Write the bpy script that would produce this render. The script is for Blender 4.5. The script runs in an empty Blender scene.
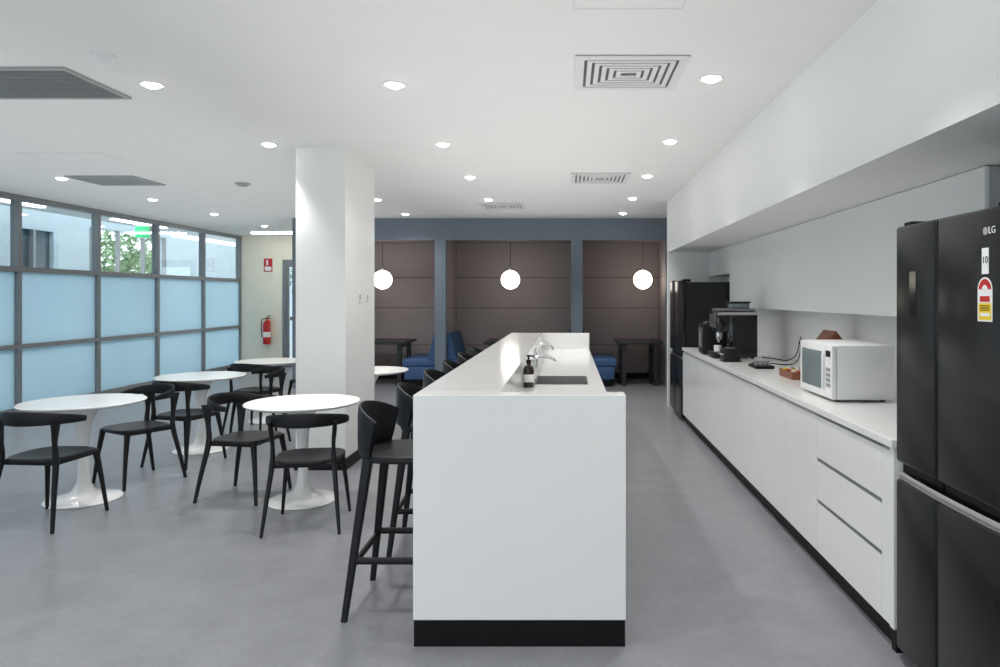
import bpy, bmesh, math, random
from mathutils import Vector, Matrix
random.seed(7)
scene = bpy.context.scene
COL = scene.collection
F = 691.0

# ------------------------------------------------------------------ materials
def mat(name, color, rough=0.5, metal=0.0, spec=0.5, var=0.0, nscale=4.0, bump=0.0, bscale=80.0, coat=0.0):
    m = bpy.data.materials.new(name); m.use_nodes = True
    nt = m.node_tree; p = nt.nodes["Principled BSDF"]
    p.inputs["Base Color"].default_value = (*color, 1)
    p.inputs["Roughness"].default_value = rough
    p.inputs["Metallic"].default_value = metal
    p.inputs["Specular IOR Level"].default_value = spec
    p.inputs["Coat Weight"].default_value = coat
    tc = nt.nodes.new("ShaderNodeTexCoord")
    if var > 0:
        n = nt.nodes.new("ShaderNodeTexNoise"); n.inputs["Scale"].default_value = nscale
        n.inputs["Detail"].default_value = 6
        nt.links.new(tc.outputs["Object"], n.inputs["Vector"])
        r = nt.nodes.new("ShaderNodeValToRGB")
        r.color_ramp.elements[0].position = 0.3; r.color_ramp.elements[1].position = 0.7
        r.color_ramp.elements[0].color = (*[max(0, c*(1-var)) for c in color], 1)
        r.color_ramp.elements[1].color = (*[min(1, c*(1+var)) for c in color], 1)
        nt.links.new(n.outputs["Fac"], r.inputs["Fac"])
        nt.links.new(r.outputs["Color"], p.inputs["Base Color"])
    if bump > 0:
        n2 = nt.nodes.new("ShaderNodeTexNoise"); n2.inputs["Scale"].default_value = bscale
        nt.links.new(tc.outputs["Object"], n2.inputs["Vector"])
        b = nt.nodes.new("ShaderNodeBump"); b.inputs["Strength"].default_value = bump
        b.inputs["Distance"].default_value = 0.01
        nt.links.new(n2.outputs["Fac"], b.inputs["Height"])
        nt.links.new(b.outputs["Normal"], p.inputs["Normal"])
    return m

def emis(name, color, strength):
    m = bpy.data.materials.new(name); m.use_nodes = True
    nt = m.node_tree; p = nt.nodes["Principled BSDF"]
    p.inputs["Base Color"].default_value = (*color, 1)
    p.inputs["Emission Color"].default_value = (*color, 1)
    p.inputs["Emission Strength"].default_value = strength
    return m

def glassmat(name, tint, refl=0.08):
    m = bpy.data.materials.new(name); m.use_nodes = True
    nt = m.node_tree; nt.nodes.clear()
    o = nt.nodes.new("ShaderNodeOutputMaterial"); t = nt.nodes.new("ShaderNodeBsdfTransparent")
    g = nt.nodes.new("ShaderNodeBsdfGlossy"); mx = nt.nodes.new("ShaderNodeMixShader")
    t.inputs["Color"].default_value = (*tint, 1); g.inputs["Roughness"].default_value = 0.03
    mx.inputs[0].default_value = refl
    nt.links.new(t.outputs[0], mx.inputs[1]); nt.links.new(g.outputs[0], mx.inputs[2]); nt.links.new(mx.outputs[0], o.inputs[0])
    return m

def frostmat(name, col):
    m = bpy.data.materials.new(name); m.use_nodes = True
    nt = m.node_tree; nt.nodes.clear()
    o = nt.nodes.new("ShaderNodeOutputMaterial"); t = nt.nodes.new("ShaderNodeBsdfTranslucent")
    d = nt.nodes.new("ShaderNodeBsdfDiffuse"); g = nt.nodes.new("ShaderNodeBsdfGlossy")
    m1 = nt.nodes.new("ShaderNodeMixShader"); m2 = nt.nodes.new("ShaderNodeMixShader")
    tc = nt.nodes.new("ShaderNodeTexCoord"); n = nt.nodes.new("ShaderNodeTexNoise"); r = nt.nodes.new("ShaderNodeValToRGB")
    n.inputs["Scale"].default_value = 0.8; n.inputs["Detail"].default_value = 1
    r.color_ramp.elements[0].color = (*[c*0.92 for c in col], 1); r.color_ramp.elements[1].color = (*[min(1, c*1.06) for c in col], 1)
    nt.links.new(tc.outputs["Object"], n.inputs["Vector"]); nt.links.new(n.outputs["Fac"], r.inputs["Fac"])
    nt.links.new(r.outputs[0], t.inputs["Color"]); nt.links.new(r.outputs[0], d.inputs["Color"])
    g.inputs["Roughness"].default_value = 0.15
    m1.inputs[0].default_value = 0.22; m2.inputs[0].default_value = 0.05
    nt.links.new(t.outputs[0], m1.inputs[1]); nt.links.new(d.outputs[0], m1.inputs[2])
    nt.links.new(m1.outputs[0], m2.inputs[1]); nt.links.new(g.outputs[0], m2.inputs[2]); nt.links.new(m2.outputs[0], o.inputs[0])
    return m

M = {}
M['wall']   = mat("wall_white_paint", (0.85, 0.855, 0.84), 0.6, var=0.012, nscale=1.5, bump=0.03, bscale=200)
M['ceil']   = mat("ceiling_paint", (0.86, 0.86, 0.845), 0.8, var=0.01)
M['cream']  = mat("cream_paint", (0.90, 0.865, 0.74), 0.6, var=0.02)
M['gloss']  = mat("white_laminate", (0.87, 0.87, 0.855), 0.16, var=0.01, nscale=2)
M['stone']  = mat("white_stone", (0.87, 0.87, 0.86), 0.13, var=0.025, nscale=14)
M['greyp']  = mat("grey_panel", (0.42, 0.43, 0.43), 0.5, var=0.02)
M['kick']   = mat("black_kick", (0.005, 0.005, 0.006), 0.45, var=0.1, spec=0.2)
M['black']  = mat("black_plastic", (0.009, 0.009, 0.011), 0.45, var=0.1, nscale=20, bump=0.03, bscale=300, spec=0.3)
M['blackg'] = mat("black_gloss", (0.010, 0.010, 0.011), 0.12, var=0.1)
M['fridge'] = mat("black_steel", (0.015, 0.016, 0.017), 0.22, metal=0.3, var=0.06, nscale=3, spec=0.4)
M['fridgeside'] = mat("fridge_side_paint", (0.016, 0.016, 0.018), 0.4, var=0.05, spec=0.3)
M['chrome'] = mat("brushed_chrome", (0.75, 0.75, 0.76), 0.18, metal=1.0, var=0.04, nscale=30)
M['steel']  = mat("dark_steel", (0.32, 0.32, 0.32), 0.3, metal=0.9, var=0.05)
M['sink']   = mat("stainless_steel", (0.50, 0.50, 0.50), 0.28, metal=0.9, var=0.05)
M['alu']    = mat("aluminium_frame", (0.25, 0.265, 0.28), 0.4, metal=0.3, var=0.04)
M['blue']   = mat("blue_grey_paint", (0.165, 0.20, 0.24), 0.55, var=0.03)
M['taupe']  = mat("taupe_acoustic_panel", (0.345, 0.295, 0.285), 0.9, var=0.10, nscale=60, bump=0.12, bscale=250)
M['bench']  = mat("blue_upholstery", (0.05, 0.11, 0.24), 0.8, var=0.15, nscale=90, bump=0.12, bscale=250)
M['dtable'] = mat("dark_table_laminate", (0.02, 0.02, 0.022), 0.4, var=0.2, nscale=12)
M['tab']    = mat("white_table_top", (0.87, 0.87, 0.86), 0.2, var=0.03, nscale=9)
M['tabb']   = mat("white_enamel", (0.80, 0.80, 0.79), 0.25, var=0.02)
M['wood']   = mat("red_brown_wood", (0.22, 0.07, 0.03), 0.45, var=0.3, nscale=18)
M['red']    = mat("red_enamel", (0.55, 0.02, 0.02), 0.3, var=0.05)
M['yellow'] = mat("yellow_print", (0.85, 0.6, 0.02), 0.5, var=0.03)
M['white']  = mat("white_plastic", (0.87, 0.87, 0.86), 0.35, var=0.01)
M['grey']   = mat("grey_plastic", (0.35, 0.35, 0.35), 0.5, var=0.03)
M['vent']   = mat("vent_white_metal", (0.78, 0.78, 0.78), 0.45, var=0.02)
M['ventg']  = mat("vent_grey_metal", (0.34, 0.36, 0.35), 0.5, var=0.04)
M['dark']   = mat("duct_dark", (0.13, 0.13, 0.135), 0.8, var=0.1)
M['duct']   = mat("duct_grey", (0.20, 0.21, 0.21), 0.8, var=0.1)
M['winblk'] = mat("microwave_window", (0.16, 0.20, 0.21), 0.10, var=0.1)
M['leaf']   = mat("leaf_green", (0.19, 0.31, 0.15), 0.6, var=0.5, nscale=5)
M['bark']   = mat("bark", (0.12, 0.08, 0.05), 0.9, var=0.3, bump=0.4, bscale=30)
M['conc']   = mat("outdoor_concrete", (0.60, 0.62, 0.62), 0.8, var=0.06)
M['bldg']   = mat("courtyard_render", (0.50, 0.59, 0.64), 0.8, var=0.05)
M['bwin']   = mat("courtyard_window", (0.06, 0.10, 0.12), 0.2, var=0.2)
M['lamp']   = emis("downlight_lens", (1.0, 0.97, 0.92), 18)
M['globe']  = emis("opal_globe", (1.0, 0.93, 0.82), 4.0)
M['tube']   = emis("linear_light", (0.92, 0.97, 1.0), 5)
M['tubew']  = emis("linear_light_warm", (1.0, 0.96, 0.88), 14)
M['exitg']  = emis("exit_green", (0.02, 0.55, 0.2), 1.0)
M['glass']  = glassmat("clear_glass", (0.93, 0.97, 0.98), 0.10)
M['frost']  = frostmat("frosted_film", (0.74, 0.89, 0.96))
M['amber']  = mat("dark_bottle", (0.03, 0.018, 0.01), 0.1)

def floormat():
    m = bpy.data.materials.new("grey_vinyl_floor"); m.use_nodes = True
    nt = m.node_tree; p = nt.nodes["Principled BSDF"]
    tc = nt.nodes.new("ShaderNodeTexCoord")
    n1 = nt.nodes.new("ShaderNodeTexNoise"); n1.inputs["Scale"].default_value = 3.6; n1.inputs["Detail"].default_value = 12; n1.inputs["Roughness"].default_value = 0.75
    n2 = nt.nodes.new("ShaderNodeTexNoise"); n2.inputs["Scale"].default_value = 45; n2.inputs["Detail"].default_value = 4
    r = nt.nodes.new("ShaderNodeValToRGB")
    r.color_ramp.elements[0].position = 0.30; r.color_ramp.elements[0].color = (0.190, 0.194, 0.212, 1)
    r.color_ramp.elements[1].position = 0.70; r.color_ramp.elements[1].color = (0.252, 0.256, 0.275, 1)
    mx = nt.nodes.new("ShaderNodeMixRGB"); mx.blend_type = 'OVERLAY'; mx.inputs[0].default_value = 0.14
    nt.links.new(tc.outputs["Object"], n1.inputs["Vector"]); nt.links.new(tc.outputs["Object"], n2.inputs["Vector"])
    nt.links.new(n1.outputs["Fac"], r.inputs["Fac"]); nt.links.new(r.outputs[0], mx.inputs[1]); nt.links.new(n2.outputs["Fac"], mx.inputs[2])
    nt.links.new(mx.outputs[0], p.inputs["Base Color"])
    p.inputs["Roughness"].default_value = 0.34
    p.inputs["Specular IOR Level"].default_value = 0.45
    return m
M['floor'] = floormat()

# ------------------------------------------------------------------ mesh builder
def catmull(pts, vals, sub=4):
    n = len(pts); P = []; V = []
    for i in range(n-1):
        p0 = pts[max(i-1, 0)]; p1 = pts[i]; p2 = pts[i+1]; p3 = pts[min(i+2, n-1)]
        for k in range(sub):
            t = k/sub
            P.append(0.5*((2*p1)+(p2-p0)*t+(2*p0-5*p1+4*p2-p3)*t*t+(3*p1-p0-3*p2+p3)*t**3))
            V.append(tuple(a+(b-a)*t for a, b in zip(vals[i], vals[i+1])))
    P.append(pts[-1]); V.append(vals[-1])
    return P, V

class B:
    def __init__(s): s.v = []; s.f = []; s.fm = []; s.ms = []
    def mi(s, m):
        if m not in s.ms: s.ms.append(m)
        return s.ms.index(m)
    def add(s, vs, fs, m):
        o = len(s.v); k = s.mi(m)
        s.v += [tuple(v) for v in vs]
        for f in fs: s.f.append([i+o for i in f]); s.fm.append(k)
    def box(s, x0, x1, y0, y1, z0, z1, m, bev=0.0, seg=2, rot=None):
        if bev <= 0:
            vs = [(x0,y0,z0),(x1,y0,z0),(x1,y1,z0),(x0,y1,z0),(x0,y0,z1),(x1,y0,z1),(x1,y1,z1),(x0,y1,z1)]
            fs = [(0,3,2,1),(4,5,6,7),(0,1,5,4),(1,2,6,5),(2,3,7,6),(3,0,4,7)]
        else:
            bm = bmesh.new(); bmesh.ops.create_cube(bm, size=1)
            for v in bm.verts:
                v.co = Vector(((x0+x1)/2+v.co.x*(x1-x0), (y0+y1)/2+v.co.y*(y1-y0), (z0+z1)/2+v.co.z*(z1-z0)))
            bmesh.ops.bevel(bm, geom=bm.edges[:], offset=bev, segments=seg, profile=0.5, affect='EDGES')
            bm.verts.index_update()
            vs = [v.co.copy() for v in bm.verts]; fs = [[v.index for v in f.verts] for f in bm.faces]; bm.free()
        if rot:
            c, R = rot; vs = [R @ (Vector(v)-Vector(c)) + Vector(c) for v in vs]
        s.add(vs, fs, m)
    def lathe(s, prof, m, c=(0,0,0), n=48, axis='Z'):
        vs = []; fs = []
        for r, z in prof:
            for i in range(n):
                a = 2*math.pi*i/n
                p = (r*math.cos(a), r*math.sin(a), z)
                if axis == 'X': p = (z, p[0], p[1])
                if axis == 'Y': p = (p[1], z, p[0])
                vs.append((p[0]+c[0], p[1]+c[1], p[2]+c[2]))
        for j in range(len(prof)-1):
            for i in range(n):
                i2 = (i+1) % n
                fs.append((j*n+i, j*n+i2, (j+1)*n+i2, (j+1)*n+i))
        if prof[0][0] > 1e-6: fs.append(tuple(reversed(range(n))))
        if prof[-1][0] > 1e-6: fs.append(tuple((len(prof)-1)*n+i for i in range(n)))
        s.add(vs, fs, m)
    def sweep(s, pts, dims, m, up=(0,0,1), n=12, sub=0, sq=1.0):
        pts = [Vector(p) for p in pts]
        dims = [d if isinstance(d, tuple) else (d, d) for d in dims]
        if sub: pts, dims = catmull(pts, dims, sub)
        up = Vector(up); vs = []; fs = []; L = len(pts)
        for i, p in enumerate(pts):
            t = (pts[min(i+1, L-1)]-pts[max(i-1, 0)]).normalized()
            u = up if abs(t.dot(up)) < 0.98 else Vector((0, 1, 0))
            sd = t.cross(u).normalized(); uu = sd.cross(t).normalized()
            a, b = dims[i]
            for k in range(n):
                an = 2*math.pi*k/n
                ca, sa = math.cos(an), math.sin(an)
                ca = math.copysign(abs(ca)**sq, ca); sa = math.copysign(abs(sa)**sq, sa)
                vs.append(p+sd*(a*ca)+uu*(b*sa))
        for i in range(L-1):
            for k in range(n):
                k2 = (k+1) % n
                fs.append((i*n+k, i*n+k2, (i+1)*n+k2, (i+1)*n+k))
        fs.append(tuple(reversed(range(n)))); fs.append(tuple((L-1)*n+k for k in range(n)))
        s.add(vs, fs, m)
    def cyl(s, p0, p1, r0, r1, m, n=16): s.sweep([p0, p1], [r0, r1], m, n=n)
    def sphere(s, c, r, m, n=28, k=16):
        if not isinstance(r, tuple): r = (r, r, r)
        vs = []; fs = []
        for j in range(k+1):
            th = math.pi*j/k
            for i in range(n):
                a = 2*math.pi*i/n
                vs.append((c[0]+r[0]*math.sin(th)*math.cos(a), c[1]+r[1]*math.sin(th)*math.sin(a), c[2]+r[2]*math.cos(th)))
        for j in range(k):
            for i in range(n):
                fs.append((j*n+i, (j+1)*n+i, (j+1)*n+(i+1) % n, j*n+(i+1) % n))
        s.add(vs, fs, m)
    def seat(s, w, d, zt, th, dip, m, e=3.2, n=48, taper=0.06):
        rings = [(0.02,0),(0.3,0),(0.6,0),(0.82,0),(0.94,0),(0.985,-0.004),(1.0,-0.012),(1.0,-th+0.008),(0.97,-th),(0.6,-th),(0.02,-th)]
        vs = []; fs = []
        for j, (r, dz) in enumerate(rings):
            for i in range(n):
                a = 2*math.pi*i/n; c, q = math.cos(a), math.sin(a)
                x = math.copysign(abs(c)**(2/e), c)*w/2*r; y = math.copysign(abs(q)**(2/e), q)*d/2*r
                x *= 1+taper*(y/(d/2))
                z = zt+dz-dip*(1-min(r, 1)**2)
                vs.append((x, y, z))
        for j in range(len(rings)-1):
            for i in range(n):
                fs.append((j*n+i, (j+1)*n+i, (j+1)*n+(i+1) % n, j*n+(i+1) % n))
        fs.append(tuple(range(n))); fs.append(tuple(reversed([(len(rings)-1)*n+i for i in range(n)])))
        s.add(vs, fs, m)
    def mesh(s, name):
        me = bpy.data.meshes.new(name); me.from_pydata(s.v, [], s.f)
        for m in s.ms: me.materials.append(M[m])
        me.polygons.foreach_set("material_index", s.fm)
        me.polygons.foreach_set("use_smooth", [True]*len(s.f))
        me.update()
        bm = bmesh.new(); bm.from_mesh(me); bmesh.ops.recalc_face_normals(bm, faces=bm.faces[:]); bm.to_mesh(me); bm.free()
        me.set_sharp_from_angle(angle=math.radians(32))
        return me
    def obj(s, name, loc=(0,0,0), rz=0.0, parent=None):
        return inst(s.mesh(name), name, loc, rz, parent)

def inst(me, name, loc=(0,0,0), rz=0.0, parent=None):
    o = bpy.data.objects.new(name, me); COL.objects.link(o)
    o.location = loc; o.rotation_euler = (0, 0, rz)
    if parent: o.parent = parent
    return o

def simple(name, boxes, loc=(0,0,0)):
    b = B()
    for bx in boxes: b.box(*bx)
    return b.obj(name, loc)

def text(body, size, loc, rot, m, parent, name, ext=0.0005):
    c = bpy.data.curves.new(name, 'FONT'); c.body = body; c.size = size; c.extrude = ext
    c.align_x = 'CENTER'; c.align_y = 'CENTER'
    o = bpy.data.objects.new(name, c); COL.objects.link(o); o.location = loc; o.rotation_euler = rot
    c.materials.append(M[m]); o.parent = parent
    return o

H = 2.80; XW = -7.0; XE = 2.15; YS = -4.0; YN = 14.75
# ------------------------------------------------------------------ shell
simple("floor", [(XW-0.1, XE+0.12, YS-0.1, YN+0.1, -0.1, 0, 'floor')])
simple("ceiling", [(XW-0.1, XE+0.12, YS-0.1, YN+0.1, H, H+0.12, 'ceil')])
simple("wall_east", [(XE, XE+0.12, YS, YN, 0, H, 'wall')])
simple("wall_south", [(XW-0.1, XE+0.12, YS-0.12, YS, 2.62, H, 'wall')])
simple("wall_north", [(XW-0.1, -6.10, YN, YN+0.12, 0, H, 'cream')])
simple("wall_north_lintel", [(-6.10, -5.2, YN, YN+0.12, 2.3, H, 'cream')])
simple("wall_north_return", [(-5.2, XE, YN, YN+0.12, 0, H, 'cream')])
bays = [YN-1.49*i for i in range(0, 12)]
simple("wall_west", [(XW-0.1, XW, YS, bays[-1], 0, H, 'wall')])
simple("baseboard_north", [(XW, -6.12, YN-0.015, YN, 0, 0.1, 'kick')])
# windows
for i in range(11):
    y1 = bays[i]; y0 = bays[i+1]; b = B(); t = 0.032
    x0, x1 = XW-0.07, XW+0.03
    b.box(x0, x1, y0, y0+t, 0, H, 'alu'); b.box(x0, x1, y1-t, y1, 0, H, 'alu')
    b.box(x0, x1, y0+t, y1-t, 0, 0.09, 'alu'); b.box(x0, x1, y0+t, y1-t, H-0.07, H, 'alu')
    b.box(x0, x1, y0+t, y1-t, 0.84, 0.895, 'alu'); b.box(x0, x1, y0+t, y1-t, 1.82, 1.885, 'alu')
    b.box(XW-0.025, XW-0.015, y0+t, y1-t, 0.09, 0.84, 'frost'); b.box(XW-0.025, XW-0.015, y0+t, y1-t, 0.895, 1.82, 'frost')
    b.box(XW-0.022, XW-0.018, y0+t, y1-t, 1.885, H-0.07, 'glass')
    b.obj("window_%d" % (i+1))
# unseen south glazing behind the camera, added so daylight brightens camera-facing surfaces
for i in range(6):
    xa = XW + i*(XE-XW)/6; xb = XW + (i+1)*(XE-XW)/6; b = B(); t = 0.03
    ya, yb = YS-0.10, YS-0.02
    b.box(xa, xa+t, ya, yb, 0, 2.62, 'alu'); b.box(xb-t, xb, ya, yb, 0, 2.62, 'alu')
    b.box(xa+t, xb-t, ya, yb, 0, 0.09, 'alu'); b.box(xa+t, xb-t, ya, yb, 2.55, 2.62, 'alu'); b.box(xa+t, xb-t, ya, yb, 1.0, 1.05, 'alu')
    b.box(xa+t, xb-t, YS-0.065, YS-0.06, 0.09, 1.0, 'glass'); b.box(xa+t, xb-t, YS-0.065, YS-0.06, 1.05, 2.55, 'glass')
    b.obj("window_%d" % (i+12))
# door in the north wall
b = B()
b.box(-6.095, -6.03, YN-0.0, YN+0.1, 0, 2.295, 'alu'); b.box(-5.27, -5.205, YN-0.0, YN+0.1, 0, 2.295, 'alu'); b.box(-6.03, -5.27, YN-0.0, YN+0.1, 2.22, 2.295, 'alu')
b.box(-6.03, -5.96, YN+0.02, YN+0.06, 0.0, 2.22, 'alu'); b.box(-5.34, -5.27, YN+0.02, YN+0.06, 0.0, 2.22, 'alu')
b.box(-5.96, -5.34, YN+0.02, YN+0.06, 0.0, 0.14, 'alu'); b.box(-5.96, -5.34, YN+0.02, YN+0.06, 2.14, 2.22, 'alu'); b.box(-5.96, -5.34, YN+0.02, YN+0.06, 1.0, 1.08, 'alu')
b.box(-5.96, -5.34, YN+0.037, YN+0.043, 0.14, 1.0, 'glass'); b.box(-5.96, -5.34, YN+0.037, YN+0.043, 1.08, 2.14, 'glass')
b.sweep([(-5.93, YN-0.03, 0.9), (-5.93, YN-0.03, 1.3)], [0.012, 0.012], 'chrome')
b.cyl((-5.93, YN-0.03, 0.95), (-5.93, YN+0.03, 0.95), 0.008, 0.008, 'chrome'); b.cyl((-5.93, YN-0.03, 1.25), (-5.93, YN+0.03, 1.25), 0.008, 0.008, 'chrome')
b.obj("door_1")
# column
b = B()
b.box(-2.36, -1.93, 5.99, 6.89, 0, H, 'wall')
b.obj("column")
simple("baseboard_column", [(-2.372, -1.918, 5.978, 5.99, 0, 0.1, 'kick'), (-1.93, -1.918, 5.99, 6.89, 0, 0.1, 'kick'), (-2.372, -2.36, 5.99, 6.89, 0, 0.1, 'kick')])
def plate(name, loc, w, h, rz):
    b = B(); b.box(-w/2, w/2, -0.008, 0, -h/2, h/2, 'white', 0.003)
    b.box(-w*0.18, w*0.18, -0.012, -0.008, -h*0.2, h*0.2, 'grey', 0.001)
    return b.obj(name, loc, rz)
plate("light_switch", (-1.93, 6.38, 1.5), 0.075, 0.12, math.pi/2)
plate("light_switch", (-1.93, 6.62, 1.5), 0.06, 0.09, math.pi/2)
plate("power_outlet", (-1.93, 6.38, 0.42), 0.12, 0.075, math.pi/2)

# soffit, wing wall
simple("wall_soffit", [(1.36, XE, YS, 9.50, 2.11, H, 'wall')])
simple("wall_wing", [(1.36, XE, 9.40, 9.50, 0, 2.11, 'wall')])

# overhead cabinets (long flush fronts)
b = B(); XC = XE-0.004
b.box(1.95, XC, 3.20, 8.25, 1.40, 2.105, 'greyp')
b.box(1.95, XC, 8.25, 9.395, 1.78, 2.105, 'gloss')
for ya, yb in [(3.20, 5.60), (5.60, 8.25)]:
    b.box(1.93, 1.95, ya+0.0006, yb-0.0006, 1.385, 2.106, 'wall')
b.box(1.93, 1.95, 8.2506, 9.395, 1.78, 2.106, 'wall')
b.obj("overhead_cabinet")

# ------------------------------------------------------------------ booth structure
BY = 11.40; BB = 12.75
posts = [(-4.55, -4.36), (-2.20, -2.02), (0.05, 0.24), (1.62, 1.80)]
b = B()
b.box(-4.55, XE, BY, BY+0.12, 2.44, H, 'blue')
for a, c in posts: b.box(a, c, BY, BY+0.12, 0, 2.44, 'blue')
b.box(1.80, XE, BY+0.02, BY+0.1, 0, 2.44, 'taupe')
b.box(-4.55, XE, BY+0.12, BB+0.1, 2.5, 2.56, 'taupe')
b.box(-4.55, XE, BB+0.02, BB+0.12, 0, 2.5, 'kick')
for k, (a, c) in enumerate(zip(posts[:-1], posts[1:])):
    xa, xb = a[1]-0.04, c[0]+0.04
    zs = [0.1, 0.62, 1.30, 1.86, 2.5]
    for z0, z1 in zip(zs[:-1], zs[1:]):
        b.box(xa, xb, BB-0.01, BB+0.02, z0+0.004, z1-0.004, 'taupe', 0.003, 1)
for a, c in posts:
    mid0, mid1 = a+0.035, c-0.035
    for z0, z1 in [(0.0, 1.30), (1.30, 1.86), (1.86, 2.5)]:
        b.box(mid0, mid1, BY+0.12, BB+0.02, z0+0.003, z1-0.003, 'taupe', 0.003, 1)
b.box(-4.55, XE, BB-0.02, BB-0.01, 0, 0.1, 'kick')
b.obj("wall_booth_partition")
simple("wall_booth_side", [(-4.55, -4.45, BB+0.12, YN, 0, H, 'cream')])

def bench(name, xc, face, y0=BY+0.14, y1=BB-0.02):
    b = B(); s = face
    def bx(a, c, *r): b.box(min(s*a, s*c), max(s*a, s*c), *r)
    bx(0.0, 0.50, y0+0.02, y1, 0.0, 0.12, 'kick')
    bx(0.0, 0.56, y0, y1, 0.12, 0.33, 'bench', 0.01)
    bx(0.03, 0.60, y0, y1, 0.33, 0.46, 'bench', 0.03, 3)
    pts = [(0.0, 0.46), (0.17, 0.46), (0.07, 0.88), (0.0, 0.88)]
    vs = [(s*p[0], y0, p[1]) for p in pts]+[(s*p[0], y1, p[1]) for p in pts]
    b.add(vs, [(0,1,2,3),(7,6,5,4),(0,4,5,1),(1,5,6,2),(2,6,7,3),(3,7,4,0)], 'bench')
    b.obj(name, (xc, 0, 0))
bench("booth_bench", -2.175, -1); bench("booth_bench", -4.385, 1)
bench("booth_bench", -2.045, 1); bench("booth_bench", 0.075, -1)
bench("booth_bench", 0.215, 1)
def btable(x0, x1):
    b = B(); yc = 12.05
    b.box(x0, x1, yc-0.45, yc+0.45, 0.71, 0.75, 'dtable', 0.004, 1)
    for xx in (x0+0.08, x1-0.15):
        b.box(xx, xx+0.07, yc-0.38, yc-0.31, 0.02, 0.71, 'dtable'); b.box(xx, xx+0.07, yc+0.31, yc+0.38, 0.02, 0.71, 'dtable')
        b.box(xx-0.005, xx+0.075, yc-0.4, yc+0.4, 0.0, 0.03, 'dtable')
        b.box(xx+0.01, xx+0.06, yc-0.31, yc+0.31, 0.64, 0.71, 'dtable')
    b.obj("booth_table")
btable(-3.70, -2.74); btable(-1.42, -0.58); btable(0.83, 1.60)
for px, py in [(-3.22, 12.0), (-1.0, 12.0), (1.30, 12.0)]:
    b = B(); b.sphere((0, 0, 0), 0.165, 'globe'); b.lathe([(0.03, 0.155), (0.035, 0.165), (0.03, 0.20), (0.008, 0.21)], 'chrome', n=24)
    b.cyl((0, 0, 0.2), (0, 0, 0.70), 0.004, 0.004, 'kick', 8); b.lathe([(0.05, 0.68), (0.05, 0.70)], 'white', n=24)
    b.obj("globe_pendant", (px, py, 1.80))

# ------------------------------------------------------------------ island
IX0, IX1, IY0, IY1, IZ = -0.664, 0.248, 2.96, 8.10, 1.08
IN = -0.30
b = B()
b.box(IX0, IX1, IY0, IY0+0.10, 0.115, IZ, 'gloss', 0.002, 1)
b.box(IX0+0.003, IX1-0.003, IY0+0.004, IY0+0.10, 0, 0.115, 'kick')
b.box(IX0, IX1, IY1-0.06, IY1, 0.1, IZ, 'gloss', 0.002, 1)
b.box(IX0, IN, IY0+0.101, IY1-0.061, IZ-0.04, IZ, 'stone', 0.002, 1)
b.box(IN-0.10, IN-0.002, IY0+0.10, IY1-0.06, 0.1, IZ-0.04, 'gloss')
sx0, sx1, sy0, sy1 = -0.235, 0.14, 4.72, 5.24
zt = 0.90
b.box(IN-0.002, IX1-0.005, IY0+0.10, sy0, zt-0.03, zt, 'stone'); b.box(IN-0.002, IX1-0.005, sy1, IY1-0.06, zt-0.03, zt, 'stone')
b.box(IN-0.002, sx0, sy0, sy1, zt-0.03, zt, 'stone'); b.box(sx1, IX1-0.005, sy0, sy1, zt-0.03, zt, 'stone')
b.box(IN, IX1-0.03, IY0+0.10, IY1-0.06, 0.1, 0.66, 'gloss')
b.box(IX1-0.05, IX1-0.03, IY0+0.10, IY1-0.06, 0.66, 0.87, 'gloss')
y = IY0+0.10
while y < IY1-0.1:
    y2 = min(y+0.56, IY1-0.062); b.box(IX1-0.03, IX1-0.012, y+0.002, y2-0.002, 0.115, 0.84, 'gloss', 0.0015, 1); y = y2
b.box(IN-0.05, IX1-0.06, IY0+0.1, IY1, 0, 0.1, 'kick')
island = b.obj("kitchen_island")
b = B()
b.box(sx0, sx1, sy0, sy1, zt-0.20, zt-0.19, 'sink')
for q in [(sx0, sx0+0.008, sy0, sy1), (sx1-0.008, sx1, sy0, sy1), (sx0, sx1, sy0, sy0+0.008), (sx0, sx1, sy1-0.008, sy1)]:
    b.box(*q, zt-0.19, zt+0.002, 'sink')
b.lathe([(0.035, zt-0.19), (0.035, zt-0.186)], 'chrome', c=(-0.05, 4.98, 0), n=24)
b.obj("sink_basin")
def faucet(loc, h, reach, name="kitchen_faucet"):
    b = B(); b.lathe([(0.028, 0), (0.028, 0.01), (0.018, 0.02), (0.016, h*0.45), (0.012, h*0.5)], 'chrome', n=24)
    b.sweep([(0, 0, h*0.45), (0, 0, h*0.75), (0.03, 0, h*0.95), (reach*0.5, 0, h*1.02), (reach*0.85, 0, h*0.93), (reach, 0, h*0.78)], [0.012]*6, 'chrome', up=(0, 1, 0), sub=5)
    b.sweep([(0, -0.015, h*0.4), (0.0, -0.05, h*0.43), (0.01, -0.09, h*0.5)], [0.007, 0.006, 0.005], 'chrome', sub=3)
    return b.obj(name, loc)
faucet((-0.262, 4.98, zt+0.001), 0.17, 0.17)
faucet((-0.262, 5.60, zt+0.001), 0.22, 0.14)
b = B()
b.lathe([(0.034, 0), (0.036, 0.004), (0.036, 0.115), (0.030, 0.135), (0.014, 0.148), (0.014, 0.165)], 'amber', n=28)
b.lathe([(0.0365, 0.035), (0.0368, 0.036), (0.0368, 0.085), (0.0365, 0.086)], 'white', n=28)
b.lathe([(0.016, 0.160), (0.016, 0.18), (0.006, 0.182), (0.006, 0.20), (0.012, 0.202), (0.012, 0.212)], 'kick', n=20)
b.sweep([(0, 0, 0.206), (0.03, -0.01, 0.207), (0.042, -0.014, 0.198)], [0.005, 0.005, 0.004], 'kick')
b.obj("soap_dispenser", (-0.262, 4.60, zt+0.001))

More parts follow.
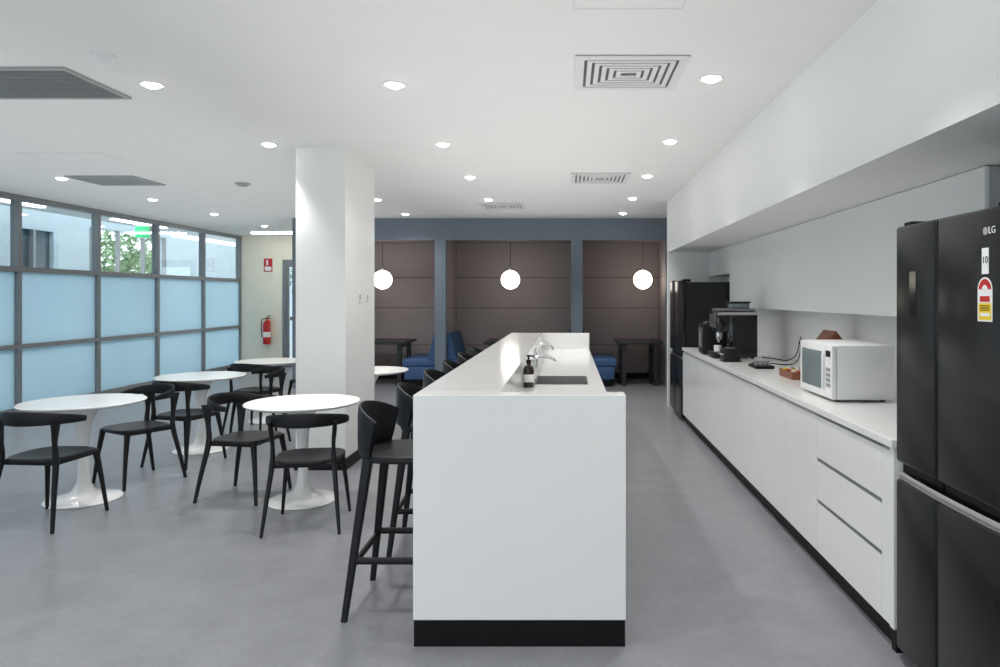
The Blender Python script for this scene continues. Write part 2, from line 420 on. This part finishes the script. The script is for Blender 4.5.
# ------------------------------------------------------------------ wall bench
CX = 1.37; CY0 = 2.92; CY1 = 8.24
b = B()
b.box(CX-0.012, XC, CY0-0.02, CY1, 0.865, 0.90, 'stone', 0.002, 1)
b.box(CX+0.02, XC, CY0+0.02, CY1, 0.10, 0.865, 'gloss')
b.box(CX+0.04, XC, CY0+0.01, CY1, 0, 0.10, 'kick')
b.box(CX-0.001, XC, CY0-0.015, CY0+0.02, 0.0+0.1, 0.865, 'gloss', 0.001, 1)
b.box(CX+0.012, XC, CY0-0.01, CY0+0.03, 0.0, 0.1, 'kick')
b.box(CX+0.010, CX+0.02, CY0+0.02, CY1, 0.10, 0.865, 'grey')
for z0, z1 in [(0.105, 0.372), (0.392, 0.60), (0.62, 0.845)]:
    b.box(CX, CX+0.019, 3.02, 3.80, z0, z1, 'gloss', 0.001, 1)
    b.box(CX+0.001, CX+0.012, 3.025, 3.795, z1, z1+0.008, 'alu')
b.box(CX, CX+0.019, 2.94, 3.016, 0.105, 0.845, 'gloss', 0.001, 1)
y = 3.804
while y < CY1-0.05:
    y2 = min(y+0.555, CY1); b.box(CX, CX+0.019, y+0.0015, y2-0.0015, 0.105, 0.845, 'gloss', 0.001, 1); y = y2
b.obj("kitchen_counter")

# ------------------------------------------------------------------ fridges (front faces -X)
def fridge(name, y0, y1, split, xf, ztop, stickers=False, xb=2.10):
    b = B(); ym = split
    b.box(xf+0.06, xb, y0+0.005, y1-0.005, 0.03, ztop-0.02, 'fridgeside', 0.006, 1)
    b.box(xf+0.09, xb-0.03, y0+0.03, y1-0.03, 0.0, 0.03, 'kick')
    zc = 0.80
    for a, c in [(y0, ym-0.003), (ym+0.003, y1)]:
        b.box(xf, xf+0.06, a, c, zc+0.02, ztop, 'fridge', 0.014, 3)
        b.box(xf, xf+0.06, a, c, 0.05, zc-0.05, 'fridge', 0.014, 3)
        b.box(xf+0.030, xf+0.058, a+0.004, c-0.004, zc-0.052, zc+0.022, 'kick')
    n = 12; pts = []
    for i in range(n+1):
        u = i/n; yy = y0+0.02+(y1-y0-0.04)*u
        pts.append((xf+0.014-0.010*math.sin(math.pi*u), yy, zc-0.034))
    b.sweep(pts, [(0.006, 0.017)]*(n+1), 'chrome', n=12, sq=0.6)
    for a in (y0+0.03, y1-0.09):
        b.box(xf+0.02, xf+0.12, a, a+0.06, ztop-0.015, ztop+0.015, 'kick', 0.004, 1)
    o = b.obj(name)
    return o
fr = fridge("refrigerator", 2.13, 2.87, 2.553, 1.36, 1.79)
R90 = (math.pi/2, 0, -math.pi/2)
text("LG", 0.032, (1.359, 2.215, 1.715), R90, 'white', fr, "logo")
b = B()
b.lathe([(0.013, -0.001), (0.013, 0.0)], 'grey', c=(1.3595, 2.25, 1.715), n=24, axis='X'); b.obj("logo_disc", parent=fr)
b = B()
b.box(1.3585, 1.36, 2.70, 2.75, 1.42, 1.60, 'blackg')
b.obj("door_display", parent=fr)
b = B()
b.box(1.358, 1.36, 2.232, 2.268, 1.575, 1.66, 'white'); b.obj("warranty_label", parent=fr)
text("10", 0.032, (1.3575, 2.25, 1.62), R90, 'kick', fr, "label_text")
b = B()
def dome(yc, zc, r, x, m, n=24, base=0.0):
    vs = [(x, yc-r, zc-base), (x, yc+r, zc-base)]+[(x, yc+r*math.cos(math.pi*i/n), zc+r*math.sin(math.pi*i/n)) for i in range(n+1)]
    b.add(vs, [tuple([0, 1]+list(range(2, len(vs))))], m)
dome(2.2525, 1.525, 0.040, 1.3590, 'white', base=0.105)
dome(2.2525, 1.525, 0.034, 1.3586, 'red')
dome(2.2525, 1.523, 0.016, 1.3582, 'white')
b.box(1.3584, 1.3588, 2.219, 2.286, 1.425, 1.480, 'yellow')
b.box(1.3580, 1.3584, 2.226, 2.279, 1.485, 1.503, 'red')
b.box(1.3580, 1.3584, 2.226, 2.279, 1.437, 1.448, 'white')
for q in range(4): b.box(1.3580, 1.3584, 2.228, 2.277, 1.456+q*0.005, 1.458+q*0.005, 'kick')
b.obj("energy_label", parent=fr)
fridge("refrigerator", 8.30, 9.22, 8.80, 1.36, 1.70)

# ------------------------------------------------------------------ counter-top items
b = B()
x0, x1, y0, y1, z0, z1 = 1.50, 1.86, 3.93, 4.47, 0.912, 1.225
b.box(x0+0.03, x1, y0, y1, z0, z1, 'white', 0.008, 2)
b.box(x0, x0+0.029, y0+0.11, y1, z0+0.002, z1-0.002, 'white', 0.010, 2)
b.box(x0, x0+0.029, y0, y0+0.108, z0+0.002, z1-0.002, 'white', 0.008, 2)
b.box(x0-0.003, x0+0.003, y0+0.15, y1-0.05, z0+0.045, z1-0.045, 'winblk', 0.0028, 1)
b.box(x0-0.012, x0+0.001, y0+0.115, y0+0.135, z0+0.05, z1-0.05, 'white', 0.005, 2)
b.box(x0-0.002, x0+0.002, y0+0.02, y0+0.09, z1-0.07, z1-0.035, 'kick')
for r in range(4):
    for c in range(3):
        b.box(x0-0.002, x0+0.002, y0+0.02+c*0.024, y0+0.038+c*0.024, z0+0.07+r*0.03, z0+0.09+r*0.03, 'grey')
b.box(x0-0.003, x0+0.002, y0+0.02, y0+0.09, z0+0.02, z0+0.05, 'white', 0.002, 1)
for q in range(6): b.box(x0+0.22, x0+0.30, y0-0.001, y0+0.002, z0+0.18+q*0.014, z0+0.184+q*0.014, 'vent')
for xx in (x0+0.06, x1-0.05):
    for yy in (y0+0.05, y1-0.05): b.lathe([(0.014, 0.90), (0.016, 0.914)], 'kick', c=(xx, yy, 0), n=16)
b.obj("microwave_oven")
# coffee machine : bean-to-cup, black body, silver side band, hopper on top
b = B()
def bb(*a, **k): b.box(*a, **k)
bb(1.56, 1.84, 6.70, 7.05, 0.915, 1.36, 'blackg', 0.012, 2)
bb(1.44, 1.57, 6.71, 7.04, 1.16, 1.36, 'blackg', 0.014, 2)
bb(1.42, 1.57, 6.72, 7.03, 0.90, 0.96, 'black', 0.006, 2)
bb(1.43, 1.55, 6.74, 7.01, 0.96, 0.966, 'chrome')
bb(1.436, 1.443, 6.73, 7.02, 1.20, 1.33, 'steel', 0.002, 1)
bb(1.446, 1.835, 6.696, 6.70, 1.325, 1.352, 'chrome', 0.001, 1)
bb(1.60, 1.82, 6.696, 6.70, 0.95, 1.30, 'fridgeside', 0.001, 1)
bb(1.47, 1.53, 6.82, 6.93, 1.08, 1.16, 'chrome', 0.006, 2)
for yy in (6.85, 6.90): b.cyl((1.50, yy, 1.08), (1.50, yy, 1.05), 0.008, 0.006, 'chrome')
bb(1.46, 1.82, 6.73, 7.02, 1.36, 1.385, 'steel', 0.006, 1)
bb(1.60, 1.78, 6.76, 6.98, 1.385, 1.44, 'winblk', 0.012, 2); bb(1.59, 1.79, 6.75, 6.99, 1.44, 1.455, 'black', 0.005, 1)
b.lathe([(0.03, 0.966), (0.037, 0.97), (0.04, 1.02)], 'white', c=(1.49, 6.87, 0), n=24)
for xx in (1.60, 1.80):
    for yy in (6.75, 7.0): b.cyl((xx, yy, 0.90), (xx, yy, 0.916), 0.014, 0.014, 'kick')
b.obj("coffee_machine")
b = B()
b.box(1.40, 1.60, 7.18, 7.42, 0.91, 1.22, 'black', 0.012, 2); b.box(1.395, 1.40, 7.20, 7.40, 0.97, 1.18, 'steel', 0.002, 1)
b.box(1.44, 1.56, 7.22, 7.38, 1.22, 1.245, 'chrome', 0.005, 1); b.box(1.42, 1.58, 7.2, 7.40, 0.90, 0.911, 'kick')
b.cyl((1.38, 7.22, 1.0), (1.38, 7.22, 1.14), 0.006, 0.006, 'chrome'); b.cyl((1.38, 7.22, 1.01), (1.398, 7.22, 1.01), 0.005, 0.005, 'chrome'); b.cyl((1.38, 7.22, 1.13), (1.398, 7.22, 1.13), 0.005, 0.005, 'chrome')
b.obj("milk_cooler")
b = B()
b.box(1.43, 1.60, 6.36, 6.56, 0.90, 0.905, 'black', 0.002, 1)
b.box(1.44, 1.59, 6.37, 6.55, 0.905, 1.02, 'black', 0.012, 2); b.box(1.47, 1.56, 6.41, 6.51, 1.02, 1.028, 'steel', 0.003, 1)
b.sweep([(1.438, 6.40, 0.97), (1.41, 6.40, 0.975), (1.41, 6.52, 0.975), (1.438, 6.52, 0.97)], [0.006]*4, 'chrome')
b.obj("knock_box")
b = B()
b.box(1.62, 1.80, 5.0, 5.30, 0.90, 0.905, 'wood')
for q in [(1.62, 1.63, 5.0, 5.30), (1.79, 1.80, 5.0, 5.30), (1.63, 1.79, 5.0, 5.01), (1.63, 1.79, 5.29, 5.30)]: b.box(*q, 0.905, 0.955, 'wood', 0.001, 1)
b.box(1.63, 1.79, 5.095, 5.10, 0.905, 0.95, 'wood'); b.box(1.63, 1.79, 5.195, 5.20, 0.905, 0.95, 'wood')
for i in range(3):
    for k in range(5): b.box(1.64+k*0.029, 1.662+k*0.029, 5.015+i*0.098, 5.085+i*0.098, 0.905, 0.962, ('white', 'red', 'yellow', 'white', 'black')[(i+k) % 5])
b.obj("tea_box")
b = B()
b.box(1.87, 2.05, 5.05, 5.30, 0.90, 0.92, 'wood', 0.003, 1); b.box(1.89, 1.905, 5.06, 5.29, 0.92, 1.15, 'wood', 0.002, 1)
b.box(2.01, 2.025, 5.06, 5.29, 0.92, 1.15, 'wood', 0.002, 1)
vs = [(1.88, 5.05, 1.15), (2.04, 5.05, 1.15), (2.04, 5.30, 1.15), (1.88, 5.30, 1.15), (1.96, 5.05, 1.25), (1.96, 5.30, 1.25)]
b.add(vs, [(0,1,4),(2,3,5),(0,4,5,3),(1,2,5,4),(0,3,2,1)], 'wood')
b.obj("wooden_rack")
plate("power_outlet", (XE, 5.55, 1.12), 0.12, 0.075, math.pi/2*-1)
plate("power_outlet", (XE, 6.35, 1.12), 0.12, 0.075, math.pi/2*-1)
b = B()
b.sweep([(2.13, 6.35, 1.10), (2.10, 6.36, 0.97), (2.05, 6.45, 0.910), (1.98, 6.6, 0.910), (1.90, 6.76, 0.910)], [0.005]*5, 'kick', sub=6, n=8)
b.sweep([(2.13, 6.33, 1.10), (2.09, 6.25, 0.95), (1.95, 6.05, 0.910), (1.8, 6.15, 0.910), (1.75, 6.3, 0.910), (1.66, 6.2, 0.910), (1.60, 6.05, 0.910)], [0.005]*7, 'kick', sub=6, n=8)
b.obj("power_cable")
b = B()
b.box(1.56, 1.72, 5.75, 5.98, 0.90, 0.925, 'kick', 0.004, 1)
for i in range(4):
    b.cyl((1.58+0.035*i, 5.80, 0.925), (1.58+0.035*i, 5.80, 0.965), 0.012, 0.013, 'steel', 12)
b.obj("capsule_tray")

# ------------------------------------------------------------------ dining chair
def chair_mesh():
    b = B()
    b.seat(0.43, 0.42, 0.455, 0.026, 0.012, 'black')
    for s in (-1, 1):
        b.sweep([(s*0.225, 0.215, 0), (s*0.20, 0.19, 0.25), (s*0.178, 0.165, 0.435)], [(0.010, 0.012), (0.014, 0.016), (0.020, 0.022)], 'black', sub=3, sq=0.8)
        b.sweep([(s*0.235, -0.265, 0), (s*0.212, -0.225, 0.22), (s*0.190, -0.185, 0.43), (s*0.186, -0.190, 0.55), (s*0.194, -0.194, 0.65), (s*0.198, -0.196, 0.71)],
                [(0.010, 0.012), (0.014, 0.016), (0.017, 0.020), (0.012, 0.017), (0.014, 0.030), (0.010, 0.045)], 'black', up=(0, 1, 0), sub=4, sq=0.8)
    b.sweep([(-0.18, -0.175, 0.425), (0.18, -0.175, 0.425)], [(0.010, 0.018)]*2, 'black')
    b.sweep([(-0.175, 0.16, 0.425), (0.175, 0.16, 0.425)], [(0.010, 0.018)]*2, 'black')
    for s in (-1, 1): b.sweep([(s*0.18, -0.175, 0.425), (s*0.175, 0.16, 0.425)], [(0.010, 0.018)]*2, 'black')
    pts = []; dm = []
    for i in range(13):
        a = math.radians(-100+200*i/12)
        x = 0.252*math.sin(a); yy = -0.045-0.215*math.cos(a)
        k = abs(i-6)/6
        pts.append((x, yy, 0.720-0.030*k**2)); dm.append((0.010-0.002*k, 0.048-0.030*k**1.5))
    b.sweep(pts, dm, 'black', sub=3, n=14, sq=0.85)
    return b.mesh("dining_chair")
CH = chair_mesh()
def facing(dx, dy): return math.atan2(-dx, dy)
chairs = [(-3.48, 4.66, .08, .99), (-3.52, 5.64, -.5, -.87), (-3.46, 6.28, .25, .95), (-3.24, 7.20, -.75, -.6),
          (-3.55, 7.88, .2, .97), (-3.30, 8.88, -.6, -.8), (-2.42, 5.22, .97, -.15), (-1.72, 4.60, -.15, .98)]
for x, y, dx, dy in chairs: inst(CH, "dining_chair", (x, y, 0), facing(dx, dy))

def table_mesh():
    b = B()
    b.lathe([(0.245, 0), (0.25, 0.006), (0.245, 0.012), (0.19, 0.022), (0.12, 0.040), (0.07, 0.075), (0.045, 0.13), (0.035, 0.22), (0.034, 0.36),
             (0.042, 0.50), (0.062, 0.60), (0.10, 0.67), (0.14, 0.695), (0.14, 0.703)], 'tabb', n=56)
    b.lathe([(0.10, 0.703), (0.36, 0.703), (0.392, 0.712), (0.403, 0.72), (0.405, 0.726), (0.400, 0.73), (0.0, 0.73)], 'tab', n=72)
    return b.mesh("tulip_table")
TB = table_mesh()
for x, y in [(-3.59, 5.12), (-1.955, 5.10), (-3.60, 6.78), (-3.60, 8.37), (-2.10, 7.31)]:
    inst(TB, "tulip_table", (x, y, 0))

# ------------------------------------------------------------------ bar stools (local +Y forward)
def stool_mesh():
    b = B(); m = 'black'
    b.seat(0.43, 0.40, 0.755, 0.035, 0.012, m)
    legs = []
    for s in (-1, 1):
        for t in (-1, 1):
            top = Vector((s*0.165, t*0.145, 0.735)); bot = Vector((s*0.235, t*0.235, 0))
            legs.append((s, t, top, bot))
            b.sweep([bot, bot.lerp(top, 0.5), top], [(0.015, 0.015), (0.018, 0.020), (0.023, 0.025)], m, sq=0.7)
    def at(s, t, z):
        for q in legs:
            if q[0] == s and q[1] == t: return q[3].lerp(q[2], z/0.735)
    for (p, q, z) in [((-1, 1), (1, 1), 0.25), ((-1, -1), (1, -1), 0.25), ((-1, -1), (-1, 1), 0.27), ((1, -1), (1, 1), 0.27)]:
        b.sweep([at(*p, z), at(*q, z)], [(0.012, 0.016)]*2, m, sq=0.7)
    pts = []; dm = []
    for i in range(11):
        a = math.radians(-66+132*i/10); k = abs(i-5)/5
        pts.append((0.225*math.sin(a), -0.035-0.185*math.cos(a), 0.862-0.03*k**2)); dm.append((0.012, 0.120-0.035*k**2))
    b.sweep(pts, dm, m, sub=3, n=18, sq=0.6)
    return b.mesh("bar_stool")
ST = stool_mesh()
for y, r in [(3.43, 0.0), (4.18, 0.05), (4.95, -0.04), (5.70, 0.03), (6.45, 0.0), (7.2, 0.0)]:
    inst(ST, "bar_stool", (-0.80, y, 0), -math.pi/2+r)

# ------------------------------------------------------------------ ceiling fittings
dl = [( -5.53, y) for y in (-1.0, 1.6, 4.2, 5.9, 7.55, 9.2, 10.8, 12.6)] + [(-2.54, y) for y in (-2.5, -0.8, 0.9, 2.5, 4.22, 5.87, 7.5, 9.2, 10.8)] \
   + [(-1.06, y) for y in (-1.8, 0.4, 2.4, 4.22, 5.87, 7.48, 9.2)] + [(0.85, y) for y in (-2.5, -0.8, 0.9, 2.4, 4.1, 5.76, 7.4, 9.1, 10.7)]
b = B()
b.lathe([(0.052, 0.0), (0.054, -0.006), (0.064, -0.008), (0.068, -0.004), (0.068, 0.0)], 'white', n=32)
b.lathe([(0.0, -0.026), (0.022, -0.024), (0.040, -0.016), (0.050, -0.006), (0.052, -0.001)], 'lamp', n=32)
DM = b.mesh("downlight")
def spotdata(e, ang):
    ld = bpy.data.lights.new("spot", 'SPOT'); ld.energy = e; ld.spot_size = math.radians(ang); ld.spot_blend = 1.0; ld.shadow_soft_size = 0.06; ld.color = (1.0, 0.985, 0.96)
    return ld
wide = spotdata(57, 145); narrow = spotdata(80, 88)
for x, y in dl:
    o = inst(DM, "downlight", (x, y, H))
    near = x > 0.5 or (abs(x+2.54) < 0.05 and abs(y-5.87) < 0.05)
    l = bpy.data.objects.new("lamp", narrow if near else wide); COL.objects.link(l); l.parent = o; l.location = (0, 0, -0.04)
def fill_light(xc, yc, sx, sy, p):  # added fill lamps without fixtures, aimed up to brighten the ceiling
    a = bpy.data.lights.new("fill_light", 'AREA'); a.shape = 'RECTANGLE'; a.size = sx; a.size_y = sy; a.energy = p; a.color = (1.0, 0.99, 0.97)
    o = bpy.data.objects.new("ceiling_fill_light", a); COL.objects.link(o); o.location = (xc, yc, 1.95); o.rotation_euler = (math.pi, 0, 0)
fill_light(-4.6, 5.5, 4.2, 14, 52); fill_light(-0.35, 4.5, 2.8, 13, 40)
def vent(x0, x1, y0, y1, m, n, name="air_vent"):
    b = B(); t = 0.03
    cx, cy = (x0+x1)/2, (y0+y1)/2
    b.box(x0-cx, x1-cx, y0-cy, y0-cy+t, -0.014, 0, m, 0.002, 1); b.box(x0-cx, x1-cx, y1-cy-t, y1-cy, -0.014, 0, m, 0.002, 1)
    b.box(x0-cx, x0-cx+t, y0-cy+t, y1-cy-t, -0.014, 0, m, 0.002, 1); b.box(x1-cx-t, x1-cx, y0-cy+t, y1-cy-t, -0.014, 0, m, 0.002, 1)
    b.box(x0-cx+t, x1-cx-t, y0-cy+t, y1-cy-t, -0.003, -0.001, 'duct')
    L = (y1-y0-2*t)
    for i in range(n):
        yy = y0-cy+t+L*(i+0.5)/n
        b.box(x0-cx+t, x1-cx-t, yy-L/n*0.36, yy+L/n*0.36, -0.010, -0.007, m, rot=((0, yy, -0.008), Matrix.Rotation(math.radians(12), 3, 'X')))
    return b.obj(name, (cx, cy, H))
def squarevent(x0, x1, y0, y1, m, name="air_diffuser"):
    b = B(); cx, cy = (x0+x1)/2, (y0+y1)/2; hx, hy = (x1-x0)/2, (y1-y0)/2
    b.box(-hx, hx, -hy, hy, -0.004, 0, 'dark')
    w = 0.0
    for i in range(7):
        t = 0.05 if i == 0 else 0.026
        ax, ay = hx-w, hy-w
        if ax < 0.04: break
        za, zb = -0.012, -0.004
        b.box(-ax, ax, -ay, -ay+t, za, zb, m); b.box(-ax, ax, ay-t, ay, za, zb, m)
        b.box(-ax, -ax+t, -ay+t, ay-t, za, zb, m); b.box(ax-t, ax, -ay+t, ay-t, za, zb, m)
        w += t+0.017
    return b.obj(name, (cx, cy, H))
squarevent(0.04, 0.66, 3.71, 4.30, 'vent'); squarevent(0.03, 0.66, 7.24, 7.88, 'vent'); squarevent(-1.23, -0.62, 9.55, 10.2, 'vent')
squarevent(-5.40, -4.66, 7.4, 8.0, 'ventg')
vent(-3.95, -2.84, 3.90, 4.50, 'ventg', 22)
def disc(name, x, y, r, m):
    b = B(); b.lathe([(r, 0), (r, -0.012), (r*0.8, -0.02), (r*0.55, -0.035), (0, -0.037)], m, n=32); b.obj(name, (x, y, H))
disc("smoke_detector", -2.50, 3.72, 0.06, 'vent'); disc("smoke_detector", -3.72, 7.9, 0.08, 'ventg')
def hatch(x0, x1, y0, y1):
    b = B(); t = 0.012
    b.box(x0, x1, y0, y0+t, H-0.003, H, 'vent'); b.box(x0, x1, y1-t, y1, H-0.003, H, 'vent'); b.box(x0, x0+t, y0+t, y1-t, H-0.003, H, 'vent'); b.box(x1-t, x1, y0+t, y1-t, H-0.003, H, 'vent')
    b.obj("ceiling_access_panel")
hatch(0.02, 0.52, 2.60, 3.12); hatch(-4.95, -4.2, 6.2, 6.65)
b = B(); b.box(-0.6, 0.6, -0.06, 0.06, -0.03, 0, 'tubew', 0.005, 1); b.obj("linear_ceiling_light", (-5.75, 13.9, H), 0.0)

# ------------------------------------------------------------------ extinguisher + signs
b = B()
b.lathe([(0.06, 0), (0.075, 0.01), (0.078, 0.03), (0.078, 0.42), (0.065, 0.47), (0.03, 0.50), (0.022, 0.52), (0.022, 0.55)], 'red', n=32)
b.lathe([(0.0785, 0.15), (0.079, 0.151), (0.079, 0.26), (0.0785, 0.261)], 'white', n=32)
b.sweep([(0, 0, 0.56), (0.05, -0.02, 0.60), (0.10, -0.03, 0.60)], [0.01, 0.01, 0.008], 'kick'); b.sweep([(0, 0, 0.55), (0.10, -0.03, 0.545)], [0.012, 0.008], 'kick')
b.sweep([(-0.02, 0, 0.55), (-0.09, -0.02, 0.52), (-0.11, -0.02, 0.35), (-0.09, -0.02, 0.15)], [0.01]*4, 'kick', sub=5)
b.box(-0.03, 0.03, 0.07, 0.112, 0.1, 0.5, 'red')
b.obj("fire_extinguisher", (-6.38, YN-0.112, 0.50))
b = B(); b.box(-0.09, 0.09, -0.004, 0, -0.14, 0.14, 'red'); b.box(-0.07, 0.07, -0.006, -0.004, -0.12, -0.03, 'white'); b.box(-0.04, 0.0, -0.006, -0.004, 0.0, 0.11, 'white')
b.obj("fire_sign", (-6.40, YN, 2.18))
b = B(); b.box(-0.14, 0.14, -0.03, 0.03, -0.11, 0.11, 'white', 0.005, 1); b.box(-0.13, 0.13, -0.034, -0.03, -0.10, 0.10, 'exitg')
b.cyl((-0.12, 0, 0.1), (-0.12, 0, 0.18), 0.006, 0.006, 'chrome', 8); b.cyl((0.12, 0, 0.1), (0.12, 0, 0.18), 0.006, 0.006, 'chrome', 8)
ex = b.obj("exit_sign", (-7.65, 12.45, 2.67))
text("EXIT", 0.10, (0, -0.036, 0), (math.pi/2, 0, 0), 'white', ex, "lettering")

# ------------------------------------------------------------------ outside
simple("ground", [(-40, XW-0.1, -15, 40, -0.12, -0.02, 'conc'), (XW-0.1, 10, YN+0.12, 40, -0.12, -0.02, 'conc'), (XW-0.1, 10, -25, YS-0.12, -0.12, -0.02, 'conc')])
simple("ceiling_eave", [(-8.3, XW-0.1, -4, 22, 2.85, 3.0, 'ceil')])
b = B(); xo = -9.9
def cw(y0, y1, z0, z1, m='bldg'): b.box(xo-0.15, xo, y0, y1, z0, z1, m)
cw(-4, 12.3, -0.02, 3.3); cw(12.3, 13.3, -0.02, 1.9); cw(12.3, 13.3, 2.75, 3.3); cw(13.3, 14.3, -0.02, 3.3)
cw(14.3, 17.0, -0.02, 1.4); cw(14.3, 17.0, 2.95, 3.3); cw(17.0, 17.2, -0.02, 3.3); cw(17.2, 26, -0.02, 3.0)
b.box(xo-0.12, xo-0.08, 12.3, 13.3, 1.9, 2.75, 'bwin'); b.box(xo-0.05, xo+0.02, 12.77, 12.83, 1.9, 2.75, 'alu')
for yy in (14.3, 15.2, 16.1, 16.95): b.box(xo-0.06, xo+0.02, yy, yy+0.05, 1.4, 2.95, 'alu')
b.obj("wall_courtyard")
for yy in (9.5, 12.6):
    b = B(); b.box(-0.06, 0.06, -0.75, 0.75, -0.03, 0, 'tube', 0.005, 1); b.obj("linear_ceiling_light", (-7.8, yy, 2.85))
def tree(name, loc, h, r, n):
    b = B()
    b.sweep([(0, 0, 0), (0.05, 0.03, h*0.4), (-0.03, 0.05, h*0.75)], [0.14, 0.10, 0.05], 'bark', sub=4)
    for a in range(5):
        an = a*1.256; b.sweep([(0, 0, h*0.4), (r*0.35*math.cos(an), r*0.35*math.sin(an), h*0.6), (r*0.65*math.cos(an), r*0.65*math.sin(an), h*0.78)], [0.06, 0.04, 0.015], 'bark', sub=3, n=8)
    for _ in range(n):
        v = Vector((random.gauss(0, 1), random.gauss(0, 1), random.gauss(0, 1))).normalized()*(random.random()**0.4)
        c = Vector((v.x*r, v.y*r, h*0.66+v.z*h*0.40))
        u = Vector((random.gauss(0, 1), random.gauss(0, 1), random.gauss(0, 1))).normalized(); w = u.orthogonal().normalized(); s = random.uniform(0.06, 0.13)
        b.add([c-u*s, c+w*s*0.45, c+u*s, c-w*s*0.45], [(0, 1, 2, 3)], 'leaf')
    b.obj(name, loc)
tree("tree", (-12.4, 19.4, -0.02), 3.3, 1.5, 1700)
tree("tree", (-7.0, 21.0, -0.02), 3.6, 1.5, 1500)

# ------------------------------------------------------------------ world
w = bpy.data.worlds.new("world"); scene.world = w; w.use_nodes = True
bg = w.node_tree.nodes["Background"]; bg.inputs[0].default_value = (0.88, 0.945, 1.0, 1); bg.inputs[1].default_value = 2.2

# ------------------------------------------------------------------ camera
cam = bpy.data.cameras.new("camera"); co = bpy.data.objects.new("camera", cam); COL.objects.link(co)
co.location = (0, 0, 1.5); co.rotation_euler = (math.pi/2, 0, 0)
cam.sensor_width = 36; cam.lens = F*36/1000
cam.shift_x = (500-568)/1000; cam.shift_y = -(333.5-297)/1000
cam.clip_start = 0.05
scene.camera = co
scene.view_settings.view_transform = 'Standard'
scene.view_settings.look = 'None'
scene.view_settings.exposure = 0.17
